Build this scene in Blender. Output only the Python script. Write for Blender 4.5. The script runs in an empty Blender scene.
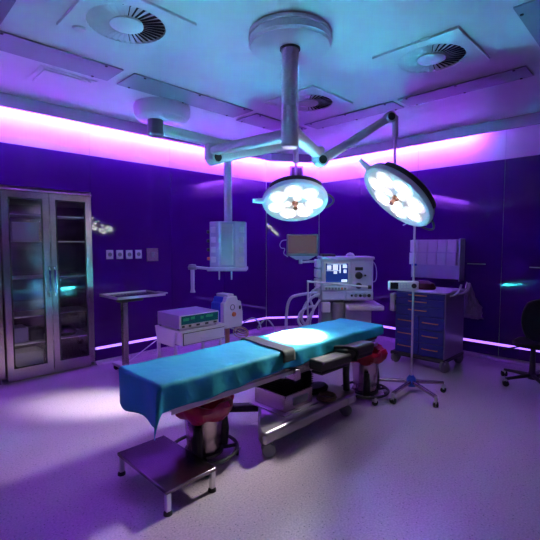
import bpy, bmesh, math, random
from mathutils import Vector, Matrix
random.seed(7)
PI = math.pi
S = bpy.context.scene
COL = S.collection

# ------------------------------------------------------------------ camera
cam_d = bpy.data.cameras.new('camera'); cam = bpy.data.objects.new('camera', cam_d); COL.objects.link(cam)
cam_d.sensor_width = 36; cam_d.lens = 36 * 410 / 540; cam_d.clip_start = 0.05
cam.location = (0, 0, 1.45)
cam.rotation_euler = (PI/2 - math.atan(26/410), 0, math.radians(44.7) - PI/2)
S.camera = cam
# ------------------------------------------------------------------ world, exposure
w = bpy.data.worlds.new('world'); S.world = w; w.use_nodes = True
w.node_tree.nodes['Background'].inputs[0].default_value = (0.02, 0.01, 0.05, 1)
w.node_tree.nodes['Background'].inputs[1].default_value = 0.3
S.cycles.sample_clamp_indirect = 0.0
S.view_settings.view_transform = 'Standard'; S.view_settings.look = 'None'
S.view_settings.exposure = 0.0; S.view_settings.gamma = 1; S.view_settings.use_curve_mapping = False
COVE = 115.0; COVE_COL = (0.34, 0.068, 1.0)
STRIP = 2.2; STRIP_COL = (0.36, 0.15, 1.0)
LAMP1_W = 25000; LAMP2_W = 210; ADDED_BEAM_W = 1300; LAMP_WIDE_W = 6

# ------------------------------------------------------------------ materials
MATS = {}
def mat(name, col, rough=0.5, metal=0.0, emit=None, es=0.0, trans=0.0, spec=None, bump=0.0, bscale=80, var=0.0, vscale=6, coat=0.0, stretch=None, alpha=1.0):
    m = bpy.data.materials.new(name); m.use_nodes = True; nt = m.node_tree; b = nt.nodes['Principled BSDF']
    b.inputs['Base Color'].default_value = (*col, 1); b.inputs['Roughness'].default_value = rough
    b.inputs['Metallic'].default_value = metal; b.inputs['Transmission Weight'].default_value = trans
    b.inputs['Coat Weight'].default_value = coat; b.inputs['Alpha'].default_value = alpha
    if spec is not None: b.inputs['Specular IOR Level'].default_value = spec
    if emit: b.inputs['Emission Color'].default_value = (*emit, 1); b.inputs['Emission Strength'].default_value = es
    tc = nt.nodes.new('ShaderNodeTexCoord'); src = tc.outputs['Object']
    if stretch:
        mp = nt.nodes.new('ShaderNodeMapping'); mp.inputs['Scale'].default_value = stretch
        nt.links.new(src, mp.inputs[0]); src = mp.outputs[0]
    if bump:
        n = nt.nodes.new('ShaderNodeTexNoise'); n.inputs['Scale'].default_value = bscale; n.inputs['Detail'].default_value = 4
        bp = nt.nodes.new('ShaderNodeBump'); bp.inputs['Strength'].default_value = bump; bp.inputs['Distance'].default_value = 0.01
        nt.links.new(src, n.inputs['Vector']); nt.links.new(n.outputs[0], bp.inputs['Height']); nt.links.new(bp.outputs[0], b.inputs['Normal'])
    if var:
        n = nt.nodes.new('ShaderNodeTexNoise'); n.inputs['Scale'].default_value = vscale; n.inputs['Detail'].default_value = 3
        mx = nt.nodes.new('ShaderNodeMix'); mx.data_type = 'RGBA'
        mx.inputs[6].default_value = (*[max(0, c*(1-var)) for c in col], 1); mx.inputs[7].default_value = (*[min(1, c*(1+var)) for c in col], 1)
        nt.links.new(src, n.inputs['Vector']); nt.links.new(n.outputs[0], mx.inputs[0]); nt.links.new(mx.outputs[2], b.inputs['Base Color'])
    MATS[name] = m; return m
M = MATS
mat('ceiling_paint', (0.78, 0.79, 0.80), 0.45, var=0.03)
mat('ceiling_panel', (0.30, 0.32, 0.36), 0.35, bump=0.05, bscale=200)
mat('wall_white', (0.80, 0.78, 0.82), 0.35, var=0.03)
mat('soffit', (0.62, 0.52, 0.68), 0.22, metal=0.55)
mat('blue_glass', (0.078, 0.004, 0.20), 0.04, spec=0.6, var=0.15, vscale=1.5)
mat('dark_gap', (0.01, 0.01, 0.015), 0.6)
mat('steel', (0.50, 0.40, 0.42), 0.27, metal=1.0, bump=0.06, bscale=60, stretch=(1, 1, 30))
mat('base_steel', (0.50, 0.46, 0.50), 0.38, metal=0.85, bump=0.03, bscale=60)
mat('steel_flat', (0.22, 0.18, 0.21), 0.24, metal=1.0, bump=0.05, bscale=40, stretch=(1, 25, 1))
mat('steel_light', (0.75, 0.73, 0.75), 0.35, metal=0.7)
mat('chrome', (0.8, 0.8, 0.82), 0.12, metal=1.0)
mat('arm_white', (0.76, 0.74, 0.78), 0.32, spec=0.5, var=0.03)
mat('white_plastic', (0.72, 0.68, 0.74), 0.38, var=0.03)
mat('cart_side', (0.30, 0.24, 0.42), 0.35, var=0.05)
mat('lilac_plastic', (0.58, 0.53, 0.68), 0.4, var=0.05)
mat('grey_plastic', (0.24, 0.24, 0.27), 0.45, var=0.05)
mat('dark_plastic', (0.03, 0.03, 0.035), 0.45)
mat('black_rubber', (0.012, 0.012, 0.014), 0.55, bump=0.1, bscale=120)
mat('black_leather', (0.004, 0.004, 0.005), 0.8, bump=0.1, bscale=150)
mat('pad_grey', (0.06, 0.058, 0.064), 0.65, bump=0.1, bscale=120)
mat('mattress', (0.02, 0.02, 0.025), 0.5)
mat('drape', (0.004, 0.34, 0.45), 0.7, bump=0.8, bscale=9, var=0.08, vscale=9)
mat('strap_cloth', (0.045, 0.06, 0.06), 0.7, bump=0.2, bscale=70)
mat('red_liner', (0.50, 0.010, 0.05), 0.32, bump=0.5, bscale=22, trans=0.0)
mat('dark_red', (0.07, 0.004, 0.01), 0.5)
mat('blue_paint', (0.025, 0.035, 0.24), 0.38, var=0.04)
mat('blue_plastic', (0.02, 0.09, 0.50), 0.35)
mat('clear_glass', (0.93, 0.95, 0.97), 0.02, trans=1.0)
mat('bag_plastic', (0.50, 0.45, 0.60), 0.3, bump=0.6, bscale=20, alpha=0.75)
mat('screen_dark', (0.02, 0.02, 0.03), 0.22, spec=0.6)
mat('monitor_reflection', (0.05, 0.04, 0.05), 0.25, emit=(0.34, 0.19, 0.24), es=0.22)  # brownish reflection on the dark screen, put in as emission
mat('screen_blue', (0.01, 0.02, 0.12), 0.2, emit=(0.02, 0.06, 0.40), es=0.4)
mat('screen_white', (0.7, 0.8, 0.9), 0.3, emit=(0.65, 0.75, 1.0), es=1.0)
mat('screen_teal', (0.0, 0.012, 0.016), 0.15, emit=(0.01, 0.14, 0.22), es=0.2)
mat('green_glow', (0.01, 0.06, 0.04), 0.3, emit=(0.05, 0.6, 0.4), es=0.12)
mat('orange', (0.75, 0.20, 0.10), 0.4)
mat('dark_copper', (0.22, 0.09, 0.06), 0.35, metal=0.4)
mat('copper', (0.55, 0.22, 0.12), 0.35, metal=0.4)
mat('cable_tan', (0.30, 0.22, 0.12), 0.5)
mat('hose', (0.48, 0.46, 0.62), 0.35)
mat('teal_downlight', (0.5, 0.8, 0.8), 0.3, emit=(0.08, 0.65, 0.70), es=1.3)
mat('lens', (1, 1, 1), 0.2, emit=(1.0, 0.98, 0.95), es=18)
mat('pod', (0.5, 0.48, 0.5), 0.3, emit=(1.0, 0.95, 0.95), es=0.65)
mat('reflector', (0.45, 0.43, 0.45), 0.5, emit=(0.9, 0.85, 0.9), es=0.25)
mat('cove_light', (1, 1, 1), 0.5, emit=COVE_COL, es=COVE)
mat('strip_light', (1, 1, 1), 0.5, emit=STRIP_COL, es=STRIP)

def floor_mat():
    m = bpy.data.materials.new('vinyl_floor'); m.use_nodes = True; nt = m.node_tree; b = nt.nodes['Principled BSDF']
    tc = nt.nodes.new('ShaderNodeTexCoord')
    v = nt.nodes.new('ShaderNodeTexVoronoi'); v.inputs['Scale'].default_value = 42
    r = nt.nodes.new('ShaderNodeValToRGB'); r.color_ramp.elements[0].position = 0.10; r.color_ramp.elements[0].color = (0.20, 0.19, 0.24, 1)
    r.color_ramp.elements[1].position = 0.20; r.color_ramp.elements[1].color = (0.56, 0.45, 0.53, 1)
    n = nt.nodes.new('ShaderNodeTexNoise'); n.inputs['Scale'].default_value = 90; n.inputs['Detail'].default_value = 3
    mx = nt.nodes.new('ShaderNodeMix'); mx.data_type = 'RGBA'; mx.blend_type = 'MULTIPLY'; mx.inputs[0].default_value = 1
    r2 = nt.nodes.new('ShaderNodeValToRGB'); r2.color_ramp.elements[0].position = 0.35; r2.color_ramp.elements[0].color = (0.72, 0.72, 0.75, 1)
    r2.color_ramp.elements[1].position = 0.65
    nt.links.new(tc.outputs['Object'], v.inputs['Vector']); nt.links.new(tc.outputs['Object'], n.inputs['Vector'])
    nt.links.new(v.outputs['Distance'], r.inputs[0]); nt.links.new(n.outputs[0], r2.inputs[0])
    nt.links.new(r.outputs[0], mx.inputs[6]); nt.links.new(r2.outputs[0], mx.inputs[7]); nt.links.new(mx.outputs[2], b.inputs['Base Color'])
    b.inputs['Roughness'].default_value = 0.30
    M['vinyl_floor'] = m
floor_mat()

# ------------------------------------------------------------------ helpers
W = {}
class MB:
    def __init__(s): s.bm = bmesh.new()
    def box(s, x0, x1, y0, y1, z0, z1, rot=None, mat=None):
        vs = [Vector((x, y, z)) for z in (z0, z1) for x, y in ((x0, y0), (x1, y0), (x1, y1), (x0, y1))]
        if rot:
            c = Vector(((x0+x1)/2, (y0+y1)/2, (z0+z1)/2)); vs = [rot @ (v-c) + c for v in vs]
        v = [s.bm.verts.new(p) for p in vs]
        for f in ((3, 2, 1, 0), (4, 5, 6, 7), (0, 1, 5, 4), (1, 2, 6, 5), (2, 3, 7, 6), (3, 0, 4, 7)): s.bm.faces.new([v[i] for i in f])
        return s
    def prism(s, poly, z0, z1, taper=None):
        a = [s.bm.verts.new((x, y, z0)) for x, y in poly]
        t = taper or poly
        b = [s.bm.verts.new((x, y, z1)) for x, y in t]; n = len(poly)
        s.bm.faces.new(a[::-1]); s.bm.faces.new(b)
        for i in range(n): s.bm.faces.new([a[i], a[(i+1) % n], b[(i+1) % n], b[i]])
        return s
    def hull(s, A, B):   # loft between two closed loops of 3D points
        a = [s.bm.verts.new(p) for p in A]; b = [s.bm.verts.new(p) for p in B]; n = len(A)
        s.bm.faces.new(a[::-1]); s.bm.faces.new(b)
        for i in range(n): s.bm.faces.new([a[i], a[(i+1) % n], b[(i+1) % n], b[i]])
        return s
    def tube(s, pts, r, seg=12, cap=True, sy=1.0):
        pts = [Vector(p) for p in pts]; rs = r if isinstance(r, (list, tuple)) else [r]*len(pts)
        rings = []; t0 = (pts[1]-pts[0]).normalized()
        u = t0.cross(Vector((0, 0, 1)));
        if u.length < 1e-3: u = t0.cross(Vector((1, 0, 0)))
        u.normalize()
        for i, p in enumerate(pts):
            t = (pts[min(i+1, len(pts)-1)] - pts[max(i-1, 0)]).normalized()
            u = (u - t*u.dot(t)).normalized(); v = t.cross(u)
            rings.append([s.bm.verts.new(p + (u*math.cos(a)*rs[i] + v*math.sin(a)*rs[i]*sy)) for a in [2*PI*k/seg for k in range(seg)]])
        for a, b in zip(rings, rings[1:]):
            for k in range(seg): s.bm.faces.new([a[k], a[(k+1) % seg], b[(k+1) % seg], b[k]])
        if cap: s.bm.faces.new(rings[0][::-1]); s.bm.faces.new(rings[-1])
        return s
    def cyl(s, p0, p1, r, r1=None, seg=24): return s.tube([p0, p1], [r, r if r1 is None else r1], seg)
    def lathe(s, prof, c=(0, 0, 0), axis=(0, 0, 1), seg=32, close=True):
        q = Vector((0, 0, 1)).rotation_difference(Vector(axis).normalized()); c = Vector(c); rings = []
        for r, z in prof:
            rings.append([s.bm.verts.new(c + q @ Vector((max(r, 1e-4)*math.cos(2*PI*k/seg), max(r, 1e-4)*math.sin(2*PI*k/seg), z))) for k in range(seg)])
        for a, b in zip(rings, rings[1:]):
            for k in range(seg): s.bm.faces.new([a[k], a[(k+1) % seg], b[(k+1) % seg], b[k]])
        if close: s.bm.faces.new(rings[0][::-1]); s.bm.faces.new(rings[-1])
        return s
    def torus(s, c, R, r, axis=(0, 0, 1), seg=32, rs=8, a0=0, a1=2*PI):
        q = Vector((0, 0, 1)).rotation_difference(Vector(axis).normalized()); c = Vector(c)
        full = abs(a1-a0-2*PI) < 1e-6; n = seg if full else seg+1; rings = []
        for i in range(n):
            a = a0+(a1-a0)*i/seg
            rings.append([s.bm.verts.new(c + q @ Vector(((R+r*math.cos(b))*math.cos(a), (R+r*math.cos(b))*math.sin(a), r*math.sin(b)))) for b in [2*PI*k/rs for k in range(rs)]])
        for i in range(seg):
            A = rings[i]; B = rings[(i+1) % n]
            for k in range(rs): s.bm.faces.new([A[k], B[k], B[(k+1) % rs], A[(k+1) % rs]])
        if not full: s.bm.faces.new(rings[0]); s.bm.faces.new(rings[-1][::-1])
        return s
    def frame(s, x0, x1, z0, z1, mx0, mx1, mz0, mz1, r, y0, y1):   # plate in xz with a rounded opening
        ix0, ix1, iz0, iz1 = x0+mx0, x1-mx1, z0+mz0, z1-mz1; inner = []; outer = []
        for (cx, cz, a, ox, oz) in ((ix1-r, iz0+r, -PI/2, x1, z0), (ix1-r, iz1-r, 0, x1, z1), (ix0+r, iz1-r, PI/2, x0, z1), (ix0+r, iz0+r, PI, x0, z0)):
            for k in range(7):
                b = a + PI/2*k/6; inner.append((cx+r*math.cos(b), cz+r*math.sin(b))); outer.append((ox, oz))
        n = len(inner)
        L = [[s.bm.verts.new((p[0], y, p[1])) for p in ring] for y in (y0, y1) for ring in (inner, outer)]
        I0, O0, I1, O1 = L
        def q(vs):
            try: s.bm.faces.new(vs)
            except ValueError: pass
        for i in range(n):
            j = (i+1) % n
            q([O0[i], O0[j], I0[j], I0[i]]); q([I1[i], I1[j], O1[j], O1[i]]); q([I0[i], I0[j], I1[j], I1[i]]); q([O0[j], O0[i], O1[i], O1[j]])
        bmesh.ops.remove_doubles(s.bm, verts=s.bm.verts, dist=1e-5)
        return s
    def obj(s, name, m, parent=None, bevel=0.0, seg=2, sub=0, label=None):
        bm = s.bm
        bmesh.ops.dissolve_degenerate(bm, dist=1e-6, edges=bm.edges)
        bmesh.ops.recalc_face_normals(bm, faces=bm.faces)
        if parent is not None:
            o = W.get(parent.name, Vector((0, 0, 0)))
            for v in bm.verts: v.co -= o
        me = bpy.data.meshes.new(name); bm.to_mesh(me); bm.free()
        for p in me.polygons: p.use_smooth = True
        me.set_sharp_from_angle(angle=math.radians(35))
        ob = bpy.data.objects.new(name, me); COL.objects.link(ob)
        me.materials.append(M[m] if isinstance(m, str) else m)
        if parent is not None: ob.parent = parent; W[ob.name] = W.get(parent.name, Vector((0, 0, 0)))
        if bevel:
            b = ob.modifiers.new('bevel', 'BEVEL'); b.width = bevel; b.segments = seg; b.limit_method = 'ANGLE'; b.angle_limit = math.radians(40)
        if sub:
            b = ob.modifiers.new('sub', 'SUBSURF'); b.levels = sub; b.render_levels = sub
        if label: ob['label'] = label
        return ob
def tag(o, label, cat, group=None, kind=None):
    if label: o['label'] = label
    if cat: o['category'] = cat
    if group: o['group'] = group
    if kind: o['kind'] = kind
    return o
def thing(name, label, cat, loc=(0, 0, 0), group=None, local=False, rz=0, quat=None):
    o = bpy.data.objects.new(name, None); COL.objects.link(o); o.location = loc; o.empty_display_size = 0.1
    if quat is not None: o.rotation_mode = 'QUATERNION'; o.rotation_quaternion = quat
    else: o.rotation_euler = (0, 0, rz)
    W[o.name] = Vector((0, 0, 0)) if local else Vector(loc)
    return tag(o, label, cat, group)
def struct(o): o['kind'] = 'structure'; return o
def dup(root, loc, label):
    r = root.copy(); COL.objects.link(r); r.location = loc; r['label'] = label
    for ch in list(root.children):
        c = ch.copy(); COL.objects.link(c); c.parent = r
        for g in list(ch.children):
            d = g.copy(); COL.objects.link(d); d.parent = c
    return r
def smooth_path(pts, n=8):
    P = [Vector(p) for p in pts]; P = [P[0]*2-P[1]] + P + [P[-1]*2-P[-2]]; out = []
    for i in range(1, len(P)-2):
        for k in range(n):
            t = k/n; a, b, c, d = P[i-1:i+3]
            out.append(0.5*((2*b)+(c-a)*t+(2*a-5*b+4*c-d)*t*t+(3*b-a-3*c+d)*t**3))
    out.append(P[-2]); return out

# ================================================================== ROOM
XL, YN, R, L, H = -2.6, -2.6, 5.6, 4.9, 2.92
CA = (4.86, L); CB = (R, 4.36)          # chamfered corner
GT = 2.475; GB = 0.05
footprint = [(XL, YN), (R, YN), CB, (CB[0]-0.001, CB[1]), CA, (XL, L)]
footprint = [(XL, YN), (R, YN), CB, CA, (XL, L)]
big = [(XL-.1, YN-.1), (R+.1, YN-.1), (R+.1, L+.6), (XL-.1, L+.6)]
struct(MB().prism(big, -0.1, 0).obj('floor', 'vinyl_floor'))
struct(MB().prism(big, H, H+0.1).obj('ceiling', 'ceiling_paint'))
NX0, NX1, NZ, ND = 0.115, 1.955, 2.05, 5.33
wl = struct(MB().box(XL-.1, NX0, L, L+.1, 0, H).box(NX1, CA[0], L, L+.1, 0, H).box(NX0, NX1, L, L+.1, NZ, H).box(NX0-.1, NX1+.1, ND, ND+.1, 0, NZ+.1).box(NX0-.1, NX0, L+.1, ND, 0, NZ).box(NX1, NX1+.1, L+.1, ND, 0, NZ).box(NX0-.1, NX1+.1, L+.1, ND, NZ, NZ+.1).obj('wall_left', 'wall_white'))
wr = struct(MB().box(R, R+.1, YN-.1, CB[1], 0, H).obj('wall_right', 'wall_white'))
def wall_quad(a, b, t, z0, z1):
    d = (Vector(b)-Vector(a)).normalized(); n = Vector((-d.y, d.x))  # outward = left of a->b when going clockwise
    return [(a[0], a[1]), (b[0], b[1]), (b[0]+n.x*t, b[1]+n.y*t), (a[0]+n.x*t, a[1]+n.y*t)]
wc = struct(MB().prism(wall_quad(CA, CB, 0.1, 0, H), 0, H).obj('wall_corner', 'wall_white'))
wb = struct(MB().box(XL-.1, XL, YN, L, 0, H).obj('wall_back', 'wall_white'))
wn = struct(MB().box(XL-.1, R, YN-.1, YN, 0, H).obj('wall_near', 'wall_white'))
T = 0.012
def panels_x(y, side, cuts, parent, z0, z1, m, nm):
    for a, b in zip(cuts, cuts[1:]):
        ys = (y-T, y-0.0005) if side > 0 else (y+0.0005, y+T)
        MB().box(a+0.002, b-0.002, *ys, z0, z1).obj(nm, m, parent)
def panels_y(x, side, cuts, parent, z0, z1, m, nm):
    for a, b in zip(cuts, cuts[1:]):
        xs = (x-T, x-0.0005) if side > 0 else (x+0.0005, x+T)
        MB().box(*xs, a+0.002, b-0.002, z0, z1).obj(nm, m, parent)
cl = [XL+.02, -1.05, 0.12, 1.04, 1.965, 3.03, 3.95, CA[0]-.012]
cr = [YN+.02, -1.6, -0.6, 0.45, 1.52, 2.62, 3.55, CB[1]-.012]
SZ0, SZ1 = 0.184, 0.214      # LED line height
for cc_ in (cl[:3], cl[4:]): panels_x(L, 1, cc_, wl, SZ1, GT, 'blue_glass', 'glass_panel'); panels_x(L, 1, cc_, wl, GB, SZ0, 'blue_glass', 'glass_panel')
panels_x(L, 1, cl[2:5], wl, NZ, GT, 'blue_glass', 'glass_panel')
panels_y(R, 1, cr, wr, SZ1, GT, 'blue_glass', 'glass_panel'); panels_y(R, 1, cr, wr, GB, SZ0, 'blue_glass', 'glass_panel')
panels_x(YN, -1, cr[:1]+[-1, 0.5, 2, 3.5, R-.02], wn, GB, GT, 'blue_glass', 'glass_panel')
panels_y(XL, -1, [YN+.02, -1, 0.5, 2, 3.5, L-.02], wb, GB, GT, 'blue_glass', 'glass_panel')
def chamfer_slab(off0, off1, z0, z1, e=0.006):
    a, b = Vector(CA), Vector(CB); d = (b-a).normalized(); n = Vector((d.y, -d.x))
    n = n if n.dot(Vector((-1, -1))) > 0 else -n
    a2, b2 = a+d*e, b-d*e
    return MB().prism([tuple(a2+n*off0), tuple(b2+n*off0), tuple(b2+n*off1), tuple(a2+n*off1)], z0, z1)
chamfer_slab(0.0005, T, SZ1, GT).obj('glass_panel', 'blue_glass', wc)
chamfer_slab(0.0005, T, GB, SZ0).obj('glass_panel', 'blue_glass', wc)
# LED lines in the wall glass
def led(name, mb, lab):
    return struct(mb.obj(name, 'strip_light'))
led('trim_1', MB().box(1.98, CA[0]-.01, L-T-.003, L-.0005, SZ0, SZ1), '')
led('trim_2', MB().box(R-T-.003, R-.0005, -1.0, CB[1]-.01, SZ0, SZ1), '')
led('trim_3', chamfer_slab(0.0005, T+.003, SZ0, SZ1), '')
# coved vinyl skirting
def skirt(name, pts, n_in):
    m = MB(); prof = [(0.0, GB), (0.012, GB), (0.018, 0.035), (0.035, 0.015), (0.07, 0.001), (0.0, 0.001)]
    a, b = Vector(pts[0]), Vector(pts[1]); n = Vector(n_in).normalized()
    m.hull([(a.x+n.x*p, a.y+n.y*p, z) for p, z in prof], [(b.x+n.x*p, b.y+n.y*p, z) for p, z in prof])
    return struct(m.obj(name, 'vinyl_floor'))
skirt('baseboard_left', [(1.97, L), CA], (0, -1)); skirt('baseboard_back', [(XL, L), (.11, L)], (0, -1)); skirt('baseboard_right', [(R, YN), CB], (-1, 0))
skirt('baseboard_corner', [CA, CB], (-(CA[1]-CB[1]), -(CB[0]-CA[0])))
# soffit with LED cove behind it
def ring(dA, dB, z0, z1):
    """strip following left, corner and right wall between offsets dA and dB"""
    def off(d):
        k = 0.36*d
        return [(XL, L-d), (CA[0]-k, L-d), (R-d, CB[1]-k), (R-d, YN)]
    a, b = off(dA), off(dB); m = MB()
    for i in range(3):
        m.prism([a[i], a[i+1], b[i+1], b[i]], z0, z1)
    return m
struct(ring(0.15, 0.18, 2.79, H-0.001).obj('trim_4', 'soffit'))
def cove(name, poly, z0=2.795, z1=2.835): return struct(MB().prism(poly, z0, z1).obj(name, 'cove_light'))
cove('trim_5', [(XL, L-.1495), (CA[0]-.06, L-.1495), (CA[0]-.06, L-.143), (XL, L-.143)])
fa, fb = Vector((CA[0]-.054, L-.15)), Vector((R-.15, CB[1]-.054)); fd = (fb-fa).normalized(); fn = Vector((-fd.y, fd.x))
fn = fn if fn.dot(Vector((1, 1))) > 0 else -fn
qa, qb = fa+fd*.02, fb-fd*.02
cove('trim_6', [tuple(qa+fn*.0005), tuple(qb+fn*.0005), tuple(qb+fn*.007), tuple(qa+fn*.007)])
cove('trim_7', [(R-.1495, CB[1]-.06), (R-.143, CB[1]-.06), (R-.143, 1.84), (R-.1495, 1.84)])
# seams in the white upper wall
for x in cl[1:-1]: struct(MB().box(x-.002, x+.002, L-.002, L, GT, H).obj('trim_8', 'lilac_plastic'))
for y in cr[1:-1]: struct(MB().box(R-.002, R, y-.002, y+.002, GT, H).obj('trim_8', 'lilac_plastic'))

# ================================================================== CEILING FITTINGS
def vent():
    t = thing('ceiling_vent', '', 'air vent', (0, 0, H), 'square swirl air vents in the ceiling', local=True)
    s = .33; m = MB()
    m.frame(-s, s, -s, s, .08, .08, .08, .08, .249, 0, .018)
    for v in m.bm.verts: v.co = Vector((v.co.x, v.co.z, -.018 + v.co.y))
    m.obj('face_plate', 'ceiling_paint', t, bevel=.003)
    MB().lathe([(0, -.001), (.275, -.001), (.275, -.004), (0, -.004)], seg=40).obj('duct_opening', 'dark_gap', t)
    m = MB(); N = 34
    for k in range(N):
        a = 2*PI*k/N; ca, sa = math.cos(a), math.sin(a)
        def P(r, w, z): return Vector((r*ca - w*sa, r*sa + w*ca, z))
        w1, w2 = .0075, .0215
        # a blade pitched like a fan blade
        A = [P(.100, w1, -.006), P(.100, -w1, -.018), P(.100, -w1, -.0165), P(.100, w1, -.0045)]
        B = [P(.248, w2, -.004), P(.248, -w2, -.022), P(.248, -w2, -.0205), P(.248, w2, -.0025)]
        m.hull(A, B)
    m.obj('blades', 'ceiling_paint', t)
    MB().lathe([(0, -.005), (.108, -.005), (.108, -.019), (.09, -.024), (0, -.024)], seg=32).obj('hub', 'ceiling_paint', t)
    return t
v0 = vent(); v0['label'] = 'square swirl air vent in ceiling left of the boom, above the cabinet'; v0.location = (1.34, 2.67, H)
dup(v0, (3.26, 1.44, H), 'square swirl air vent in ceiling at right, above the tilted lamp')
dup(v0, (3.37, 2.78, H), 'square swirl air vent in ceiling seen behind the boom column')
def trough(x0, x1, y0, y1, label):
    x0, x1, y0, y1 = [q*.948 for q in (x0, x1, y0, y1)]
    t = thing('ceiling_panel', label, 'ceiling panel', ((x0+x1)/2, (y0+y1)/2, H), 'long recessed panels round the ceiling')
    MB().box(x0, x1, y0, y1, H-.012, H-.0005).obj('tray', 'ceiling_panel', t, bevel=.003)
    long_x = (x1-x0) > (y1-y0)
    for f in (.08, .5, .92):
        for e in (0.06, .94):
            px = x0+(x1-x0)*(f if long_x else e); py = y0+(y1-y0)*(e if long_x else f)
            MB().lathe([(0, 0), (.012, 0), (.010, -.006), (0, -.006)], c=(px, py, H-.012), seg=10).obj('screw', 'dark_plastic', t)
trough(-0.6, 0.79, 3.05, 3.47, 'grey ceiling panel cut by the left top corner of the picture')
trough(-0.1, 1.75, 3.56, 3.90, 'long grey ceiling panel beside the left hatch, nearest the left edge')
trough(1.85, 3.32, 3.56, 3.92, 'long grey ceiling panel beside the pendant mount')
trough(3.42, 4.34, 3.60, 3.98, 'short grey ceiling panel behind the boom column, towards the room corner')
trough(4.17, 4.45, 2.26, 3.50, 'long grey ceiling panel behind the right lamp arm, beside the boom column')
trough(4.17, 4.45, 1.00, 2.20, 'long grey ceiling panel at right, between the right vent and right wall')
trough(3.10, 4.60, 0.45, 0.83, 'grey ceiling panel cut by the right top corner of the picture')
t = thing('access_hatch', 'square framed access hatch in purple lit ceiling above cabinet', 'hatch', (1.375, 4.02, H))
MB().box(1.14, 1.61, 3.79, 4.20, H-.006, H-.0005).obj('frame', 'ceiling_paint', t, bevel=.002)
MB().box(1.18, 1.57, 3.83, 4.16, H-.014, H-.0055).obj('lid', 'ceiling_paint', t, bevel=.003)
def downlight(x, y, z, label):
    t = thing('downlight', label, 'light', (x, y, z), 'small teal downlights in the ceiling edge')
    MB().lathe([(.035, 0), (.055, 0), (.055, -.006), (.035, -.010)], c=(x, y, z), seg=24, close=False).obj('trim_ring', 'steel_light', t)
    MB().lathe([(0, -.001), (.036, -.001), (.036, -.006), (0, -.006)], c=(x, y, z), seg=24).obj('lens', 'teal_downlight', t)
def glare_dome(x, y, label):  # pale dome added where the ceiling only has a patch of glare
    tag(MB().lathe([(0, 0), (.05, 0), (.05, -.012), (.035, -.028), (0, -.034)], c=(x, y, H), seg=24).obj('ceiling_glare_dome', 'arm_white'), label, 'glare_dome', 'small pale domes standing in for ceiling glare')
glare_dome(1.13, 2.93, 'small pale dome standing in for glare at the corner of the left ceiling vent')
glare_dome(3.13, 3.06, 'small pale dome standing in for glare left of the vent behind the boom')

# ================================================================== OPERATING LAMP BOOM
BX, BY = 2.213, 1.992
t = boom = thing('lamp_boom', 'white ceiling boom with round plate and two jointed lamp arms', 'lamp boom', (BX, BY, H))
MB().lathe([(0, 2.92), (.280, 2.92), (.290, 2.91), (.290, 2.888), (.281, 2.885), (.281, 2.878), (.289, 2.874), (.289, 2.838), (.277, 2.822), (0, 2.820)], c=(BX, BY, 0), seg=64).obj('canopy', 'arm_white', t)
MB().lathe([(0, 2.822), (.072, 2.822), (.072, 2.81), (0, 2.81)], c=(BX, BY, 0)).obj('collar', 'dark_plastic', t)
MB().lathe([(0, 2.815), (.060, 2.815), (.060, 2.42), (.0585, 2.418), (.0585, 2.414), (.060, 2.412), (.060, 2.312), (.0585, 2.31), (.0585, 2.306), (.062, 2.304), (.062, 2.145), (.052, 2.135), (0, 2.133)], c=(BX, BY, 0), seg=40).obj('column', 'arm_white', t)
def arm_box(m, a, b, h0, h1, wd, wd1=None):
    a, b = Vector(a), Vector(b); d = (b-a); d2 = Vector((d.x, d.y, 0)).normalized(); n = Vector((-d2.y, d2.x, 0))
    wd1 = wd1 or wd
    def loop(p, w, h):
        pts = []
        for k in range(16):
            an = 2*PI*k/16; c, s_ = math.cos(an), math.sin(an)
            e = 0.5
            pts.append(p + n*(w/2*math.copysign(abs(c)**e, c)) + Vector((0, 0, h/2*math.copysign(abs(s_)**e, s_))))
        return pts
    m.hull(loop(a, wd, h0), loop(b, wd1, h1)); return m
E1 = Vector((2.13, 2.80, 2.19)); P1 = Vector((3.067, 2.73, 2.42))
E2 = Vector((2.85, 2.237, 2.19)); P2 = Vector((3.364, 1.847, 2.56))
arm_box(MB(), (BX, BY, 2.225), E1+Vector((0, 0, .035)), .085, .075, .085).obj('support_arm', 'arm_white', t, label='flat support arm reaching left')
arm_box(MB(), (BX, BY, 2.265), E2+Vector((0, 0, .03)), .085, .075, .085).obj('support_arm', 'arm_white', t, label='support arm reaching right')
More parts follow.
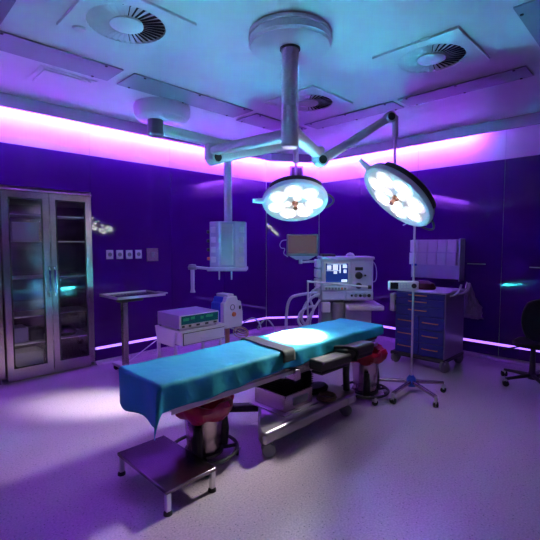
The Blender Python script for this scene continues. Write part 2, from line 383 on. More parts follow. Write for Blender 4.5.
def elbow(E, P):
    d = Vector((P.x-E.x, P.y-E.y, 0)).normalized(); n = Vector((-d.y, d.x, 0))
    MB().lathe([(0, .09), (.048, .09), (.055, .08), (.055, -.03), (.048, -.04), (0, -.04)], c=E, seg=28).obj('elbow_joint', 'arm_white', t)
    for s_ in (1,):
        k = MB().lathe([(0, -.058), (.050, -.058), (.056, -.050), (.056, .050), (.050, .058), (0, .058)], c=E+Vector((0, 0, -.02))+d*.03, axis=n, seg=28).obj('spring_joint', 'arm_white', t)
        for q in (-1, 1): MB().lathe([(0, 0), (.036, 0), (.034, .006), (0, .006)], c=E+Vector((0, 0, -.02))+d*.03+n*q*.0575, axis=n*q, seg=24).obj('joint_cap', 'dark_plastic', k)
    arm_box(MB(), E+d*.03+Vector((0, 0, -.02)), P, .10, .075, .075, .065).obj('spring_arm', 'arm_white', t)
    k = MB().lathe([(0, -.042), (.044, -.042), (.048, -.036), (.048, .036), (.044, .042), (0, .042)], c=P, axis=n, seg=28).obj('end_joint', 'arm_white', t)
    for q in (-1, 1): MB().lathe([(0, 0), (.034, 0), (.032, .006), (0, .006)], c=P+n*q*.0415, axis=n*q, seg=24).obj('joint_cap', 'dark_plastic', k)
    e = P + d*.055
    MB().box(e.x-.022, e.x+.022, e.y-.022, e.y+.022, P.z-.17, P.z+.02).obj('rod_socket', 'arm_white', t, bevel=.008)
    return e
e1 = elbow(E1, P1); e2 = elbow(E2, P2)

def lamp_head(name, label, c, n, rod_top, rod_to, handle_ang, D=.325):
    n = Vector(n).normalized(); q = Vector((0, 0, -1)).rotation_difference(n)
    t = thing('surgical_lamp', label, 'surgical lamp', c, 'round surgical lamp heads', local=True, quat=q)
    k = D/.325
    sc = lambda pr: [(r*k, z) for r, z in pr]
    MB().lathe(sc([(.285, -.012), (.300, -.020), (.318, -.018), (.326, 0), (.326, .018), (.318, .032), (.300, .030)]), seg=56, close=False).obj('rim', 'arm_white', t)
    MB().lathe(sc([(.322, .014), (.315, .050), (.27, .078), (.16, .090), (.08, .092), (0, .092)]), seg=56, close=False).obj('housing', 'grey_plastic', t)
    fp = MB().lathe(sc([(0, -.008), (.29, -.008), (.29, -.001), (0, -.001)]), seg=56).obj('front_plate', 'reflector', t)
    pod = None; lens = None; kk = k
    pods = [(.190, 2*PI*i/7+.2) for i in range(7)] + [(.075, 2*PI*i/3) for i in range(3)]
    for n_, (rr, a) in enumerate(pods):
        c_ = (rr*kk*math.cos(a), rr*kk*math.sin(a), 0)
        if pod is None or n_ == 7:
            pr_ = .090 if n_ < 7 else .045
            pod = MB().lathe([(0, -.0085), (pr_*kk, -.0085), (pr_*kk*.96, -.016), (pr_*kk*.7, -.0125), (0, -.0115)], seg=24).obj('led_pod', 'pod', t); p_ = pod
        else:
            p_ = pod.copy(); COL.objects.link(p_); p_.parent = t
        p_.location = c_
        for q_ in range(5 if n_ < 7 else 1):
            if lens is None:
                lens = MB().lathe([(0, -.0125), (.0225, -.0125), (.020, -.018), (.011, -.021), (0, -.0215)], seg=12).obj('led_lens', 'lens', p_); o = lens
            else:
                o = lens.copy(); COL.objects.link(o); o.parent = p_
            b_ = 2*PI*q_/5 + a
            o.location = (.048*kk*math.cos(b_), .048*kk*math.sin(b_), 0) if n_ < 7 else (0, 0, 0)
    MB().lathe([(0, -.009), (.032, -.009), (.030, -.03), (.018, -.04), (.018, -.06), (.024, -.075), (.018, -.085), (0, -.09)], seg=20).obj('sterile_handle', 'dark_copper', t)
    # side grip
    a = handle_ang; r0 = .31*k; r1 = .42*k
    MB().tube([(r0*math.cos(a), r0*math.sin(a), .01), (r1*math.cos(a), r1*math.sin(a), .01)], [.036, .024], 14, sy=.7).obj('grip', 'arm_white', t)
    m = MB(); pts = []
    for i in range(9):
        b = a + PI - .35 + .7*i/8; rr = (.33 + .055*math.sin(PI*i/8))*k; pts.append((rr*math.cos(b), rr*math.sin(b), .01))
    m.tube(pts, .009, 8).obj('grip_loop', 'dark_plastic', t)
    cv = MB().torus((0, 0, .045), .298*k, .034, seg=30, rs=12, a0=3.05, a1=4.75)
    cv.obj('rim_cover', 'dark_plastic', t)
    # cover and hub on the back
    hub = MB().lathe([(0, .080), (.10, .082), (.105, .10), (.09, .125), (0, .13)], seg=32).obj('rear_hub', 'grey_plastic', t)
    # yoke: hub -> curved to rod, in world then to local
    Wm = Matrix.Translation(c) @ q.to_matrix().to_4x4(); inv = Wm.inverted()
    back = Vector(c) - n*.11
    path = smooth_path([back, back - n*.05, Vector(rod_to)], 8)
    MB().tube([inv @ p for p in path], .022, 14).obj('yoke', 'arm_white', t)
    MB().tube([inv @ Vector(rod_to) - inv.to_3x3() @ Vector((0, 0, .02)), inv @ Vector(rod_top)], .0125, 14).obj('rod', 'steel_light', t)
    return t, n
H1 = Vector((3.089, 2.708, 1.866)); N1 = (Vector((2.62, 2.20, .69)) - H1).normalized()
H2 = Vector((3.365, 1.764, 1.862)); N2 = Vector((-0.583, 0.379, -0.718)).normalized()
l1, _ = lamp_head('a', 'bright round surgical lamp over the table centre, nearer the left wall', H1, N1, (e1.x, e1.y, P1.z-.16), (e1.x, e1.y, 2.06), 2.4)
l2, _ = lamp_head('b', 'bright round surgical lamp tilted steeply sideways, above the drip stand', H2, N2, (e2.x, e2.y, P2.z-.16), (e2.x, e2.y, 2.12), 2.4, D=.358)
def spot(name, loc, aim, watts, ang, blend, parent, rad=.12, col=(1, .97, .93)):
    d = bpy.data.lights.new(name, 'SPOT'); d.energy = watts; d.spot_size = math.radians(ang); d.spot_blend = blend; d.shadow_soft_size = rad; d.color = col
    o = bpy.data.objects.new(name, d); COL.objects.link(o)
    o.location = loc; o.rotation_mode = 'QUATERNION'
    o.rotation_quaternion = Vector((0, 0, -1)).rotation_difference((Vector(aim)-Vector(loc)).normalized())
    return o
spot('lamp_light', H1+N1*.16, (2.58, 2.24, .69), LAMP1_W, 17.0, .8, l1)
spot('lamp_light', H1+N1*.16, (2.4, 2.1, .69), LAMP_WIDE_W, 120, .9, l1)
spot('lamp_light', H2+N2*.16, (1.95, 2.2, .69), LAMP2_W, 60, .9, l2)
spot('lamp_light', H2+N2*.16, (1.50, 3.68, 0), ADDED_BEAM_W, 15.5, .9, l2)  # separate beam added off the head's axis to lay the bright floor streak
spot('lamp_light', H2+N2*.16, (2.2, 1.2, 0), LAMP_WIDE_W, 130, .9, l2)

# ================================================================== CEILING PENDANT
MXp, MYp = 2.38, 3.98; PXp, PYp = 3.24, 3.93
t = thing('ceiling_pendant', 'ceiling pendant with service box hanging near the left wall', 'pendant', (MXp, MYp, H))
MB().lathe([(0, 2.92), (.285, 2.92), (.295, 2.90), (.29, 2.82), (.265, 2.78), (.24, 2.77), (0, 2.77)], c=(MXp, MYp, 0), seg=48).obj('canopy', 'arm_white', t)
MB().lathe([(0, 2.78), (.075, 2.78), (.085, 2.76), (.085, 2.62), (.07, 2.60), (0, 2.60)], c=(MXp-.06, MYp+.04, 0), seg=32).obj('swivel_joint', 'grey_plastic', t)
arm_box(MB(), (MXp-.06, MYp+.04, 2.69), (PXp, PYp, 2.64), .11, .10, .13).obj('arm', 'arm_white', t)
MB().lathe([(0, 2.70), (.06, 2.70), (.06, 2.60), (.048, 2.59), (.048, 1.72), (0, 1.72)], c=(PXp, PYp, 0), seg=28).obj('drop_tube', 'lilac_plastic', t)
# service head, corner towards camera
def pr(cx, cy, ang, pts): ca, sa = math.cos(ang), math.sin(ang); return [(cx+x*ca-y*sa, cy+x*sa+y*ca) for x, y in pts]
ang = math.radians(-45.3)
m = MB().prism(pr(PXp, PYp, ang, [(-.22, .12), (-.22, -.06), (-.10, -.15), (.10, -.15), (.22, -.06), (.22, .12)]), 1.17, 1.72)
sh = m.obj('service_head', 'lilac_plastic', t, bevel=.008)
m = MB().prism(pr(PXp, PYp, ang, [(-.075, -.150), (.075, -.150), (.065, -.158), (-.065, -.158)]), 1.20, 1.69); m.obj('channel_cover', 'steel_light', sh)
for i in range(4):
    for s_, xx in ((-1, -.165), (1, .165)):
        z = 1.62 - i*.12
        m = MB().prism(pr(PXp, PYp, ang, [(xx-.035, -.10-s_*0-.02), (xx+.035, -.10-.02), (xx+.035, -.05), (xx-.035, -.05)]), z-.035, z+.035)
        m.obj('outlet_plate', 'white_plastic', sh, bevel=.004)
for i in range(4):
    z = 1.60 - i*.11; p = pr(PXp, PYp, ang, [(-.22, 0), (-.26, -.01)])
    MB().cyl((*p[0], z), (*p[1], z), .022, .018, 14).obj('gas_outlet', 'orange' if i == 3 else 'dark_plastic', sh)
MB().prism(pr(PXp, PYp, ang, [(-.24, .16), (-.24, -.17), (.235, -.17), (.235, .16)]), 1.125, 1.165).obj('shelf', 'lilac_plastic', t, bevel=.008)
for xx in (-.10, .05):
    p = pr(PXp, PYp, ang, [(xx, -.12)])[0]
    MB().cyl((*p, 1.13), (*p, 1.02), .010, .008, 10).obj('hose_stub', 'lilac_plastic', t)
p = pr(PXp, PYp, ang, [(-.22, -.08), (-.43, -.08), (-.43, -.08), (-.56, -.06)])
m = MB().tube([(*p[0], 1.15), (*p[1], 1.17)], .016, 12); m.obj('side_rail', 'steel_light', t)
MB().lathe([(0, 1.14), (.05, 1.14), (.055, 1.17), (.04, 1.20), (0, 1.205)], c=(*p[1], 0), seg=20).obj('rail_joint', 'grey_plastic', t)
MB().tube([(*p[1], 1.16), (*p[1], .90), (*p[1], .86)], [.024, .022, .032], 14).obj('drop_handle', 'lilac_plastic', t)

# ================================================================== CABINETS
def cabinet(x0, label):
    w = .90; yf = 4.83; x1 = x0+w
    t = thing('steel_cabinet', label, 'cabinet', (x0+w/2, yf+.22, 0), 'tall glass door cabinets on the left wall')
    m = MB(); yb = ND-.02
    m.box(x0, x0+.02, yf+.02, yb, .06, 1.995).box(x1-.02, x1, yf+.02, yb, .06, 1.995).box(x0+.02, x1-.02, yb-.02, yb, .06, 1.995)
    m.box(x0+.02, x1-.02, yf+.02, yb-.02, .06, .10).box(x0+.02, x1-.02, yf+.02, yb-.02, 1.965, 1.995)
    m.obj('body', 'steel', t)
    MB().box(x0+.03, x1-.03, yf+.06, yb, 0, .06).obj('plinth', 'steel', t)
    MB().box(x0-.005, x1+.005, yf-.01, yb, 1.996, 2.015).obj('top_panel', 'steel', t, bevel=.004)
    for z in (.38, .67, 1.08, 1.47, 1.75):
        MB().box(x0+.022, x1-.022, yf+.05, yb-.022, z, z+.011).obj('shelf', 'steel_light', t)
    mid = (x0+x1)/2
    for (a, b, hx) in ((x0+.004, mid-.003, mid-.026), (mid+.003, x1-.004, mid+.026)):
        d = MB().frame(a, b, .065, 1.99, .070, .076, .09, .065, .042, yf-.002, yf+.018).obj('door', 'steel', t)
        MB().box(a+.058, b-.064, yf+.006, yf+.010, .15, 1.93).obj('glass_pane', 'clear_glass', d)
        g = MB().frame(a+.060, b-.066, .152, 1.928, .012, .012, .012, .012, .034, yf-.006, yf+.003); g.obj('gasket', 'dark_plastic', d)
        h = MB().tube(smooth_path([(hx, yf-.002, 1.20), (hx, yf-.035, 1.185), (hx, yf-.04, 1.10), (hx, yf-.04, .98), (hx, yf-.035, .895), (hx, yf-.002, .88)], 5), .008, 10)
        h.obj('handle', 'chrome', d)
    return t
cabinet(1.042, 'tall steel cabinet with two glass doors on the left wall')
cabinet(0.130, 'tall steel cabinet cut off by the left edge of the picture')
# things on the cabinet shelves
def carton(x0, x1, z, h, m, label, cat='box', y0=4.95, y1=5.20):
    o = MB().box(x0, x1, y0, y1, z+.0125, z+.0125+h).obj('carton', m, bevel=.004); tag(o, label, cat)
carton(1.16, 1.42, 1.47, .20, 'white_plastic', 'pale box standing in for a beige reflection in the left cabinet door')  # made-up box, kept in place of a beige reflection on the door glass
carton(1.12, 1.28, .38, .16, 'lilac_plastic', 'small lilac box on low shelf behind left cabinet door')
carton(1.30, 1.43, .38, .12, 'grey_plastic', 'small grey box on low shelf behind left cabinet door')
carton(1.14, 1.42, .1005-.0125, .18, 'lilac_plastic', 'wide lilac box at the bottom of cabinet behind left door')
m = MB(); pts = []
m.lathe([(0, 0), (.10, 0), (.12, .03), (.09, .07), (.04, .10), (0, .10)], c=(1.70, 5.05, .3925), seg=18)
tag(m.obj('folded_bag', 'black_rubber'), 'dark folded bag on low shelf behind right cabinet door', 'bag')

# ================================================================== WALL SOCKETS AND SWITCH
def socket():
    t = thing('wall_socket', '', 'socket', (0, L-T, 0), 'white square sockets on the left wall', local=True)
    MB().box(-.043, .043, -.010, 0, -.055, .055).obj('cover_plate', 'white_plastic', t, bevel=.004)
    MB().lathe([(0, 0), (.026, 0), (.026, .003), (0, .003)], c=(0, -.010, 0), axis=(0, -1, 0), seg=20).obj('socket_well', 'grey_plastic', t)
    m = MB()
    for dx in (-.010, .010): m.cyl((dx, -.0125, 0), (dx, -.0145, 0), .004, seg=8)
    m.obj('pin_hole', 'dark_plastic', t)
    return t
s0 = socket(); s0.location = (2.17, L-T, 1.322); s0['label'] = 'white wall socket nearest the cabinet, first of the four'
dup(s0, (2.295, L-T, 1.320), 'white wall socket second from the cabinet')
dup(s0, (2.420, L-T, 1.318), 'white wall socket third from the cabinet')
dup(s0, (2.545, L-T, 1.320), 'white wall socket nearest the steel control plate')
t = thing('control_panel', 'square steel control plate right of the four wall sockets', 'control panel', (2.74, L-T, 1.31))
MB().box(2.655, 2.825, L-T-.012, L-T, 1.225, 1.395).obj('plate', 'steel', t, bevel=.004)
MB().box(2.715, 2.765, L-T-.018, L-T-.0125, 1.275, 1.345).obj('button', 'grey_plastic', t, bevel=.003)

# dark grille on the corner's upper wall
a, b = Vector(CA), Vector(CB); d = (b-a).normalized(); n2 = Vector((d.y, -d.x)); n2 = n2 if n2.dot(Vector((-1, -1))) > 0 else -n2
cc = a + d*.44*(b-a).length/ .916 + d*.07
t = thing('wall_speaker', 'dark square box on the bright upper wall at the room corner', 'speaker', (cc.x+n2.x*.02, cc.y+n2.y*.02, 2.5))
q = lambda x, y: tuple(cc + d*x + n2*y)
MB().prism([q(-.11, .0005), q(.11, .0005), q(.11, .05), q(-.11, .05)], 2.52, 2.75).obj('housing', 'grey_plastic', t, bevel=.006)
MB().prism([q(-.085, .051), q(.085, .051), q(.085, .056), q(-.085, .056)], 2.545, 2.725).obj('grille', 'dark_plastic', t, bevel=.002)

# ================================================================== OPERATING TABLE
t = table = thing('operating_table', 'steel operating table on a wheeled base under a teal drape', 'operating table', (2.35, 2.2, 0))
TZ = .685
tx0, tx1, ty0, ty1 = 1.15, 3.46, 1.98, 2.40
for a_, b_ in ((tx0, 2.20), (2.23, 2.86), (2.89, tx1)):
    MB().box(a_, b_, ty0, ty1, .545, .675).obj('mattress', 'mattress', t, bevel=.02, seg=3)
    MB().box(a_+.01, b_-.01, ty0+.02, ty1-.02, .50, .544).obj('top_frame', 'steel_light', t, bevel=.004)
for y in (ty0-.022, ty1+.01):
    for a_, b_ in ((tx0+.05, 2.26), (2.36, 2.88), (2.96, tx1-.04)):
        MB().box(a_, b_, y, y+.012, .495, .530).obj('side_rail', 'steel_light', t, bevel=.003)
MB().box(2.20, 2.62, 2.04, 2.38, .44, .50).obj('top_housing', 'base_steel', t, bevel=.008)
MB().box(2.22, 2.28, 1.935, 2.04, .45, .53).obj('rail_clamp', 'steel', t, bevel=.004)
m = MB(); z = .345
m.box(2.215, 2.505, 2.045, 2.295, .329, .44)
m.obj('column_core', 'dark_plastic', t)
for k in range(6):
    z = .329 + k*.0185
    m = MB().hull([(x, y, z) for x, y in ((2.20, 2.03), (2.52, 2.03), (2.52, 2.31), (2.20, 2.31))], [(x, y, z+.009) for x, y in ((2.185, 2.015), (2.535, 2.015), (2.535, 2.325), (2.185, 2.325))])
    m.hull([(x, y, z+.0095) for x, y in ((2.185, 2.015), (2.535, 2.015), (2.535, 2.325), (2.185, 2.325))], [(x, y, z+.018) for x, y in ((2.20, 2.03), (2.52, 2.03), (2.52, 2.31), (2.20, 2.31))])
    m.obj('bellows_fold', 'black_rubber', t)
ped = MB().box(2.18, 2.50, 2.0, 2.33, .2005, .328).obj('pedestal', 'steel', t, bevel=.006)
MB().box(2.27, 2.44, 1.996, 1.9995, .235, .29).obj('keypad', 'grey_plastic', ped)
MB().prism([(2.14, 1.965), (2.54, 1.965), (2.54, 2.35), (2.14, 2.35)], .1905, .20).obj('pedestal_flange', 'base_steel', t, bevel=.003)
base = MB()
base.prism([(1.865, 1.885), (2.94, 1.885), (3.0, 1.93), (3.0, 2.15), (2.7, 2.37), (2.26, 2.37), (1.90, 2.00), (1.855, 1.93)], .10, .19)
base.obj('base', 'base_steel', t, bevel=.02, seg=3)
MB().prism([(2.83, 1.8845), (2.91, 1.8845), (2.91, 1.881), (2.83, 1.881)], .12, .17).obj('badge', 'white_plastic', t)
arm_box(MB(), (2.27, 2.30, .14), (1.97, 2.60, .13), .06, .06, .08).obj('outrigger', 'black_rubber', t, bevel=.01)
def caster(parent, x, y, r=.045, top=.1, w=.028, ang=0, m1='black_rubber', dual=True):
    ax = Vector((math.cos(ang), math.sin(ang), 0)); c = Vector((x, y, r))
    k = MB().tube([(x, y, top), (x, y, r*1.2)], [.014, .016], 12)
    k.box(x-.022, x+.022, y-.016, y+.016, r*1.4, r*1.4+.02)
    k = k.obj('caster', 'steel_light', parent)
    for s_ in ((-1, 1) if dual else (0,)):
        MB().lathe([(0, -w/2), (r*.7, -w/2), (r, -w/3), (r, w/3), (r*.7, w/2), (0, w/2)], c=c+ax*s_*w*.75, axis=ax, seg=22).obj('wheel', m1, k)
    return k
for x, y in ((1.935, 1.93), (2.87, 1.94), (2.65, 2.30)): caster(t, x, y, .048, .105, .03, .9, 'grey_plastic')
caster(t, 1.98, 2.58, .045, .10, .028, .4)
# arm pads clamped beside the table
p1 = MB().box(2.36, 2.75, 1.80, 1.93, .505, .585, rot=Matrix.Rotation(.03, 3, 'Y')).obj('side_pad', 'pad_grey', t, bevel=.018, seg=3, label='lower grey side pad')
MB().box(2.38, 2.73, 1.815, 1.915, .480, .503).obj('pad_board', 'dark_plastic', p1, bevel=.004)
p2 = MB().box(2.70, 3.13, 1.82, 1.945, .525, .61, rot=Matrix.Rotation(.02, 3, 'Y')).obj('side_pad', 'pad_grey', t, bevel=.018, seg=3, label='upper grey side pad')
MB().box(2.72, 3.11, 1.83, 1.935, .495, .523).obj('pad_board', 'dark_plastic', p2, bevel=.004)
m = MB().tube(smooth_path([(2.70, 1.96, .61), (2.74, 1.84, .625), (2.80, 1.79, .59), (2.80, 1.80, .51)], 6), .014, 10); m.obj('pad_strap', 'black_rubber', t)
MB().tube([(2.82, 1.90, .50), (2.86, 1.93, .36), (2.93, 1.97, .191)], [.03, .028, .028], 12, sy=.6).obj('pad_bracket', 'dark_plastic', t)
MB().tube([(2.66, 1.88, .49), (2.67, 1.965, .51)], .014, 10).obj('pad_bracket', 'steel_light', t)

# drape
def drape():
    m = MB(); x0, x1, y0, y1, zt = 1.135, 3.48, 1.96, 2.42, .688
    oL, oR = .245, .02
    def near(x): return .172 - .070*(x-x0)/(x1-x0) + .004*math.sin(x*9) + .003*math.sin(x*23)
    far = .12
    NA, NB = 150, 66
    al = [-oL + (oL)*i/22 for i in range(22)] + [(x1-x0)*i/120 for i in range(121)] + [(x1-x0)+oR*i/3 for i in (1, 2, 3)]
    bl = [-1 + i/14 for i in range(14)] + [(y1-y0)*i/26 for i in range(27)] + [(y1-y0)+far*i/8 for i in range(1, 9)]
    def pos(a, b):
        px = x0 + max(0, min(a, x1-x0)); py = y0 + max(0, min(b, y1-y0)) if b > 0 else y0
        da = -a if a < 0 else (a-(x1-x0) if a > x1-x0 else 0)
        sx = -1 if a < 0 else 1
        nb = near(px)
        if b < 0: db = -b*nb; sy = -1
        else: db = b-(y1-y0) if b > y1-y0 else 0; sy = 1
        if da > 0 and sx < 0 and b > 0 and sy > 0: db *= 0 if da > .02 else 1-da/.02
        if da > 0 and b >= 0 and sx < 0: da *= 1 + .04*math.sin(9*b/(y1-y0)+.4)
        d = math.hypot(da, db)
        z = zt
        # gentle creases on the top
        z += .0035*math.sin(px*7+py*5)*math.sin(py*11+1) + .002*math.sin(px*21-py*9)
        if d > 0:
            ux, uy = da/d*sx, db/d*sy
            r = .022
            if d < r*1.57: th = d/r; out = r*math.sin(th); dz = r*(1-math.cos(th))
            else: out = r; dz = r + (d-r*1.57)
            fold = .005*math.sin(px*13+2)*min(1, d/.1) + .003*math.sin(px*31)*min(1, d/.1) if db > 0 else 0
            foldx = .014*math.sin(py*17)*min(1, d/.12) if da > 0 else 0
            if da > 0 and db > 0 and sx < 0:
                cr = min(da/oL, db/nb); fold += .03*cr; foldx += .035*cr; z -= 0
            px += ux*(out+foldx); py += uy*(out+fold); z -= dz
        return (px, py, z)
    g = [[m.bm.verts.new(pos(a, b)) for b in bl] for a in al]
    for i in range(len(al)-1):
        for j in range(len(bl)-1): m.bm.faces.new([g[i][j], g[i+1][j], g[i+1][j+1], g[i][j+1]])
    o = m.obj('surgical_drape', 'drape'); s_ = o.modifiers.new('solid', 'SOLIDIFY'); s_.thickness = .004
    tag(o, 'teal surgical drape covering the operating table', 'drape')
drape()
# grey band across the drape
m = MB(); path = []; z = .697
ctl = [(2.14, 1.920, .615), (2.14, 1.920, .64), (2.14, 1.922, .67), (2.142, 1.935, .694), (2.145, 1.97, .700), (2.16, 2.1, .699), (2.18, 2.25, .700), (2.20, 2.38, .700), (2.21, 2.445, .695), (2.21, 2.47, .65), (2.21, 2.47, .60)]
pa = smooth_path(ctl, 4); w_ = .062; rows = []
for i, p in enumerate(pa):
    rows.append([m.bm.verts.new((p.x+w_*k/3, p.y, p.z + .001*math.sin(k*2+i))) for k in range(-3, 4)])
for a_, b_ in zip(rows, rows[1:]):
    for k in range(6): m.bm.faces.new([a_[k], a_[k+1], b_[k+1], b_[k]])
o = m.obj('table_strap', 'strap_cloth'); s_ = o.modifiers.new('solid', 'SOLIDIFY'); s_.thickness = .006
tag(o, 'wide grey cloth strap laid across the middle of the teal drape', 'strap')
# black pouch and tan cable coil on the base
m = MB().lathe([(0, 0), (.14, 0), (.15, .02), (.12, .045), (0, .055)], seg=20)
for v in m.bm.verts: v.co = Vector((v.co.x*.95+2.74, v.co.y*.6+2.16, v.co.z+.191))
tag(m.obj('foot_switch', 'black_rubber'), 'black foot switch lying on the table base by the column', 'foot switch')
m = MB()
for k in range(5): m.torus((2.64+.004*k, 1.972, .191+.012*(k//2)+.007), .075-.008*(k % 3), .006, seg=28)
tag(m.obj('cable_coil', 'cable_tan'), 'tan cable coil lying on the front of the table base', 'cable')

# ================================================================== STEP STOOL
t = thing('step_stool', 'low square steel step stool at the foot of the table', 'step stool', (1.27, 2.15, 0))
sx0, sx1, sy0, sy1, sz = 1.10, 1.432, 1.86, 2.44, .143
MB().box(sx0, sx1, sy0, sy1, sz-.022, sz).obj('tread', 'steel_flat', t, bevel=.004)
for x in (sx0+.018, sx1-.018):
    for y in (sy0+.018, sy1-.018):
        l_ = MB().box(x-.014, x+.014, y-.014, y+.014, .02, sz-.022).obj('leg', 'steel_light', t, bevel=.003)
        MB().lathe([(0, 0), (.024, 0), (.024, .012), (.018, .022), (0, .022)], c=(x, y, 0), seg=16).obj('rubber_foot', 'black_rubber', l_)

# ================================================================== WASTE BUCKETS
def bucket(x, y, label, hgt=.30, r=.13, zt=.46):
    t = thing('waste_bin', label, 'waste bin', (x, y, 0), 'steel waste bins with red liners')
    MB().lathe([(0, .075), (r*.84, .075), (r*.86, .085), (r, hgt+.02), (r*1.03, hgt+.03), (r*.98, hgt+.03), (r*.97, hgt+.02), (r*.80, .095), (0, .095)], c=(x, y, 0), seg=36, close=False).obj('pail', 'steel', t)
    # liner folded over the rim
    m = MB(); rings = []; seg = 48
    prof = [(.80, .13), (.93, zt-.12), (1.10, zt-.02), (1.46, zt), (1.56, zt-.03), (1.46, zt-.075), (1.22, zt-.11), (1.07, zt-.125)]
    for j, (k, z) in enumerate(prof):
        rings.append([m.bm.verts.new((x+r*k*(1+.05*math.sin(a*7+j)+.03*math.sin(a*13))*math.cos(a), y+r*k*(1+.05*math.sin(a*7+j)+.03*math.sin(a*13))*math.sin(a), z+.010*math.sin(a*5+j*.7))) for a in [2*PI*q/seg for q in range(seg)]])
    for a_, b_ in zip(rings, rings[1:]):
        for q in range(seg): m.bm.faces.new([a_[q], a_[(q+1) % seg], b_[(q+1) % seg], b_[q]])
    m.bm.faces.new(rings[0])
    m.obj('liner', 'red_liner', t)
    MB().lathe([(r*.3, .055), (r*1.0, .06), (r*1.0, .078), (r*.3, .078)], c=(x, y, 0), seg=32, close=False).obj('tray', 'dark_plastic', t)
    MB().torus((x, y, .075), r*1.72, .012, seg=44, rs=10).obj('bumper_ring', 'black_rubber', t)
    for k in range(4):
        a = PI/4 + k*PI/2 + .2; ca, sa = math.cos(a), math.sin(a)
        MB().tube([(x+ca*r*1.72, y+sa*r*1.72, .075), (x+ca*r*.9, y+sa*r*.9, .066)], .012, 8).obj('spoke', 'black_rubber', t)
        if k == 3 or k == 1: a += PI/4-.45*(k-2); ca, sa = math.cos(a), math.sin(a)
        if k in (1, 3): MB().tube([(x+ca*r*1.05, y+sa*r*1.05, .07), (x+ca*r*1.15, y+sa*r*1.15, .18), (x+ca*r*1.12, y+sa*r*1.12, .27)], [.036, .034, .026], 10).obj('upright', 'black_rubber', t)
        a = PI/4 + k*PI/2 + .2; ca, sa = math.cos(a), math.sin(a)
        caster(t, x+ca*r*1.72, y+sa*r*1.72, .028, .075, .02, a, 'black_rubber', dual=False)
    return t
bucket(1.60, 2.21, 'steel waste bin with dark red liner under the foot end, behind stool', hgt=.285, zt=.425)
bucket(3.34, 2.04, 'steel waste bin with red liner under the right end of the table', hgt=.33, r=.125, zt=.475)

# ================================================================== DRIP STAND
ix, iy = 3.80, 1.80
t = thing('drip_stand', 'tall thin drip stand on four castors in front of blue cart', 'drip stand', (ix, iy, 0))
MB().tube([(ix, iy, .08), (ix, iy, 1.62)], .010, 16).obj('pole', 'steel_light', t)
MB().tube([(ix, iy, 1.0), (ix, iy, 1.03)], .02, 12).obj('height_knob', 'blue_plastic', t)
MB().lathe([(0, .055), (.045, .055), (.05, .07), (.045, .13), (.022, .16), (0, .16)], c=(ix, iy, 0), seg=20).obj('hub', 'blue_plastic', t)
m = MB(); m.tube(smooth_path([(ix, iy, 1.61), (ix-.03, iy+.03, 1.66), (ix-.08, iy+.08, 1.63)], 5), .006, 8).tube(smooth_path([(ix, iy, 1.61), (ix+.03, iy-.03, 1.66), (ix+.08, iy-.08, 1.63)], 5), .006, 8)
m.obj('hook', 'steel_light', t)
for (px, py) in ((3.63, 2.07), (3.38, 1.77), (3.57, 1.46), (3.99, 1.56)):
    d = Vector((px-ix, py-iy, 0)); 
    e = Vector((ix, iy, 0))+d
    arm_box(MB(), (ix, iy, .10), (e.x, e.y, .095), .036, .028, .034).obj('leg', 'steel', t)
    caster(t, e.x, e.y, .027, .095, .017, math.atan2(d.y, d.x)+1.2)
MB().tube([(ix+.015, iy+.0, 1.24), (ix+.015, iy+.0, 1.26)], .022, 12).obj('clamp', 'blue_plastic', t)
# infusion module on the stand: faces camera
lx, ly = math.cos(ang), math.sin(ang)
t = thing('infusion_pump', 'slim white infusion pump clamped on the drip stand', 'pump', (ix, iy, 1.05), local=True, rz=ang-.05)
MB().box(-.25, .035, -.06, -.014, -.045, .045).obj('body', 'white_plastic', t, bevel=.01)
MB().box(-.235, -.16, -.0635, -.0605, -.032, .032).obj('display', 'screen_dark', t, bevel=.002)
MB().box(-.145, -.055, -.0635, -.0605, -.028, .028).obj('keypad', 'lilac_plastic', t, bevel=.002)
for k in range(6): MB().box(-.138+k % 3*.028, -.118+k % 3*.028, -.066, -.0636, -.02+(k//3)*.024, -.004+(k//3)*.024).obj('key', 'steel_light', t, bevel=.001)
MB().lathe([(0, 0), (.024, 0), (.022, .012), (0, .014)], c=(-.012, -.0605, 0), axis=(0, -1, 0), seg=18).obj('dial', 'dark_plastic', t)
MB().box(-.03, .03, -.0138, .03, -.03, .03).obj('clamp', 'grey_plastic', t, bevel=.003)

# ================================================================== BLUE CART
t = thing('supply_cart', 'blue drawer cart on wheels in front of the right wall', 'cart', (4.9, 2.12, 0))
cx0, cx1, cy0, cy1, cz0, cz1 = 4.60, 5.16, 1.81, 2.40, .14, .895
MB().box(cx0+.02, cx1, cy0, cy1, cz0, cz1-.01).obj('body', 'blue_paint', t, bevel=.006)
MB().box(cx0+.0, cx1+.01, cy0-.012, cy0-.0005, cz0, cz1-.01).obj('side_panel', 'cart_side', t, bevel=.004)
MB().box(cx0-.015, cx1+.02, cy0-.025, cy1+.015, cz1-.009, cz1+.012).obj('top_tray', 'lilac_plastic', t, bevel=.006)
def drawer(y0, y1, z0, z1, hy0, hy1):
    d = MB().box(cx0-.002, cx0+.019, y0+.004, y1-.004, z0+.004, z1-.004).obj('drawer', 'blue_paint', t, bevel=.004)
    zz = (z0+z1)/2 + .01
    MB().tube(smooth_path([(cx0-.002, hy0, zz), (cx0-.022, hy0+.008, zz), (cx0-.022, hy1-.008, zz), (cx0-.002, hy1, zz)], 4), .006, 8).obj('handle', 'copper', d)
for z0, z1 in ((.81, .875), (.725, .81), (.61, .725)): drawer(cy0, cy1, z0, z1, 2.02, 2.22)
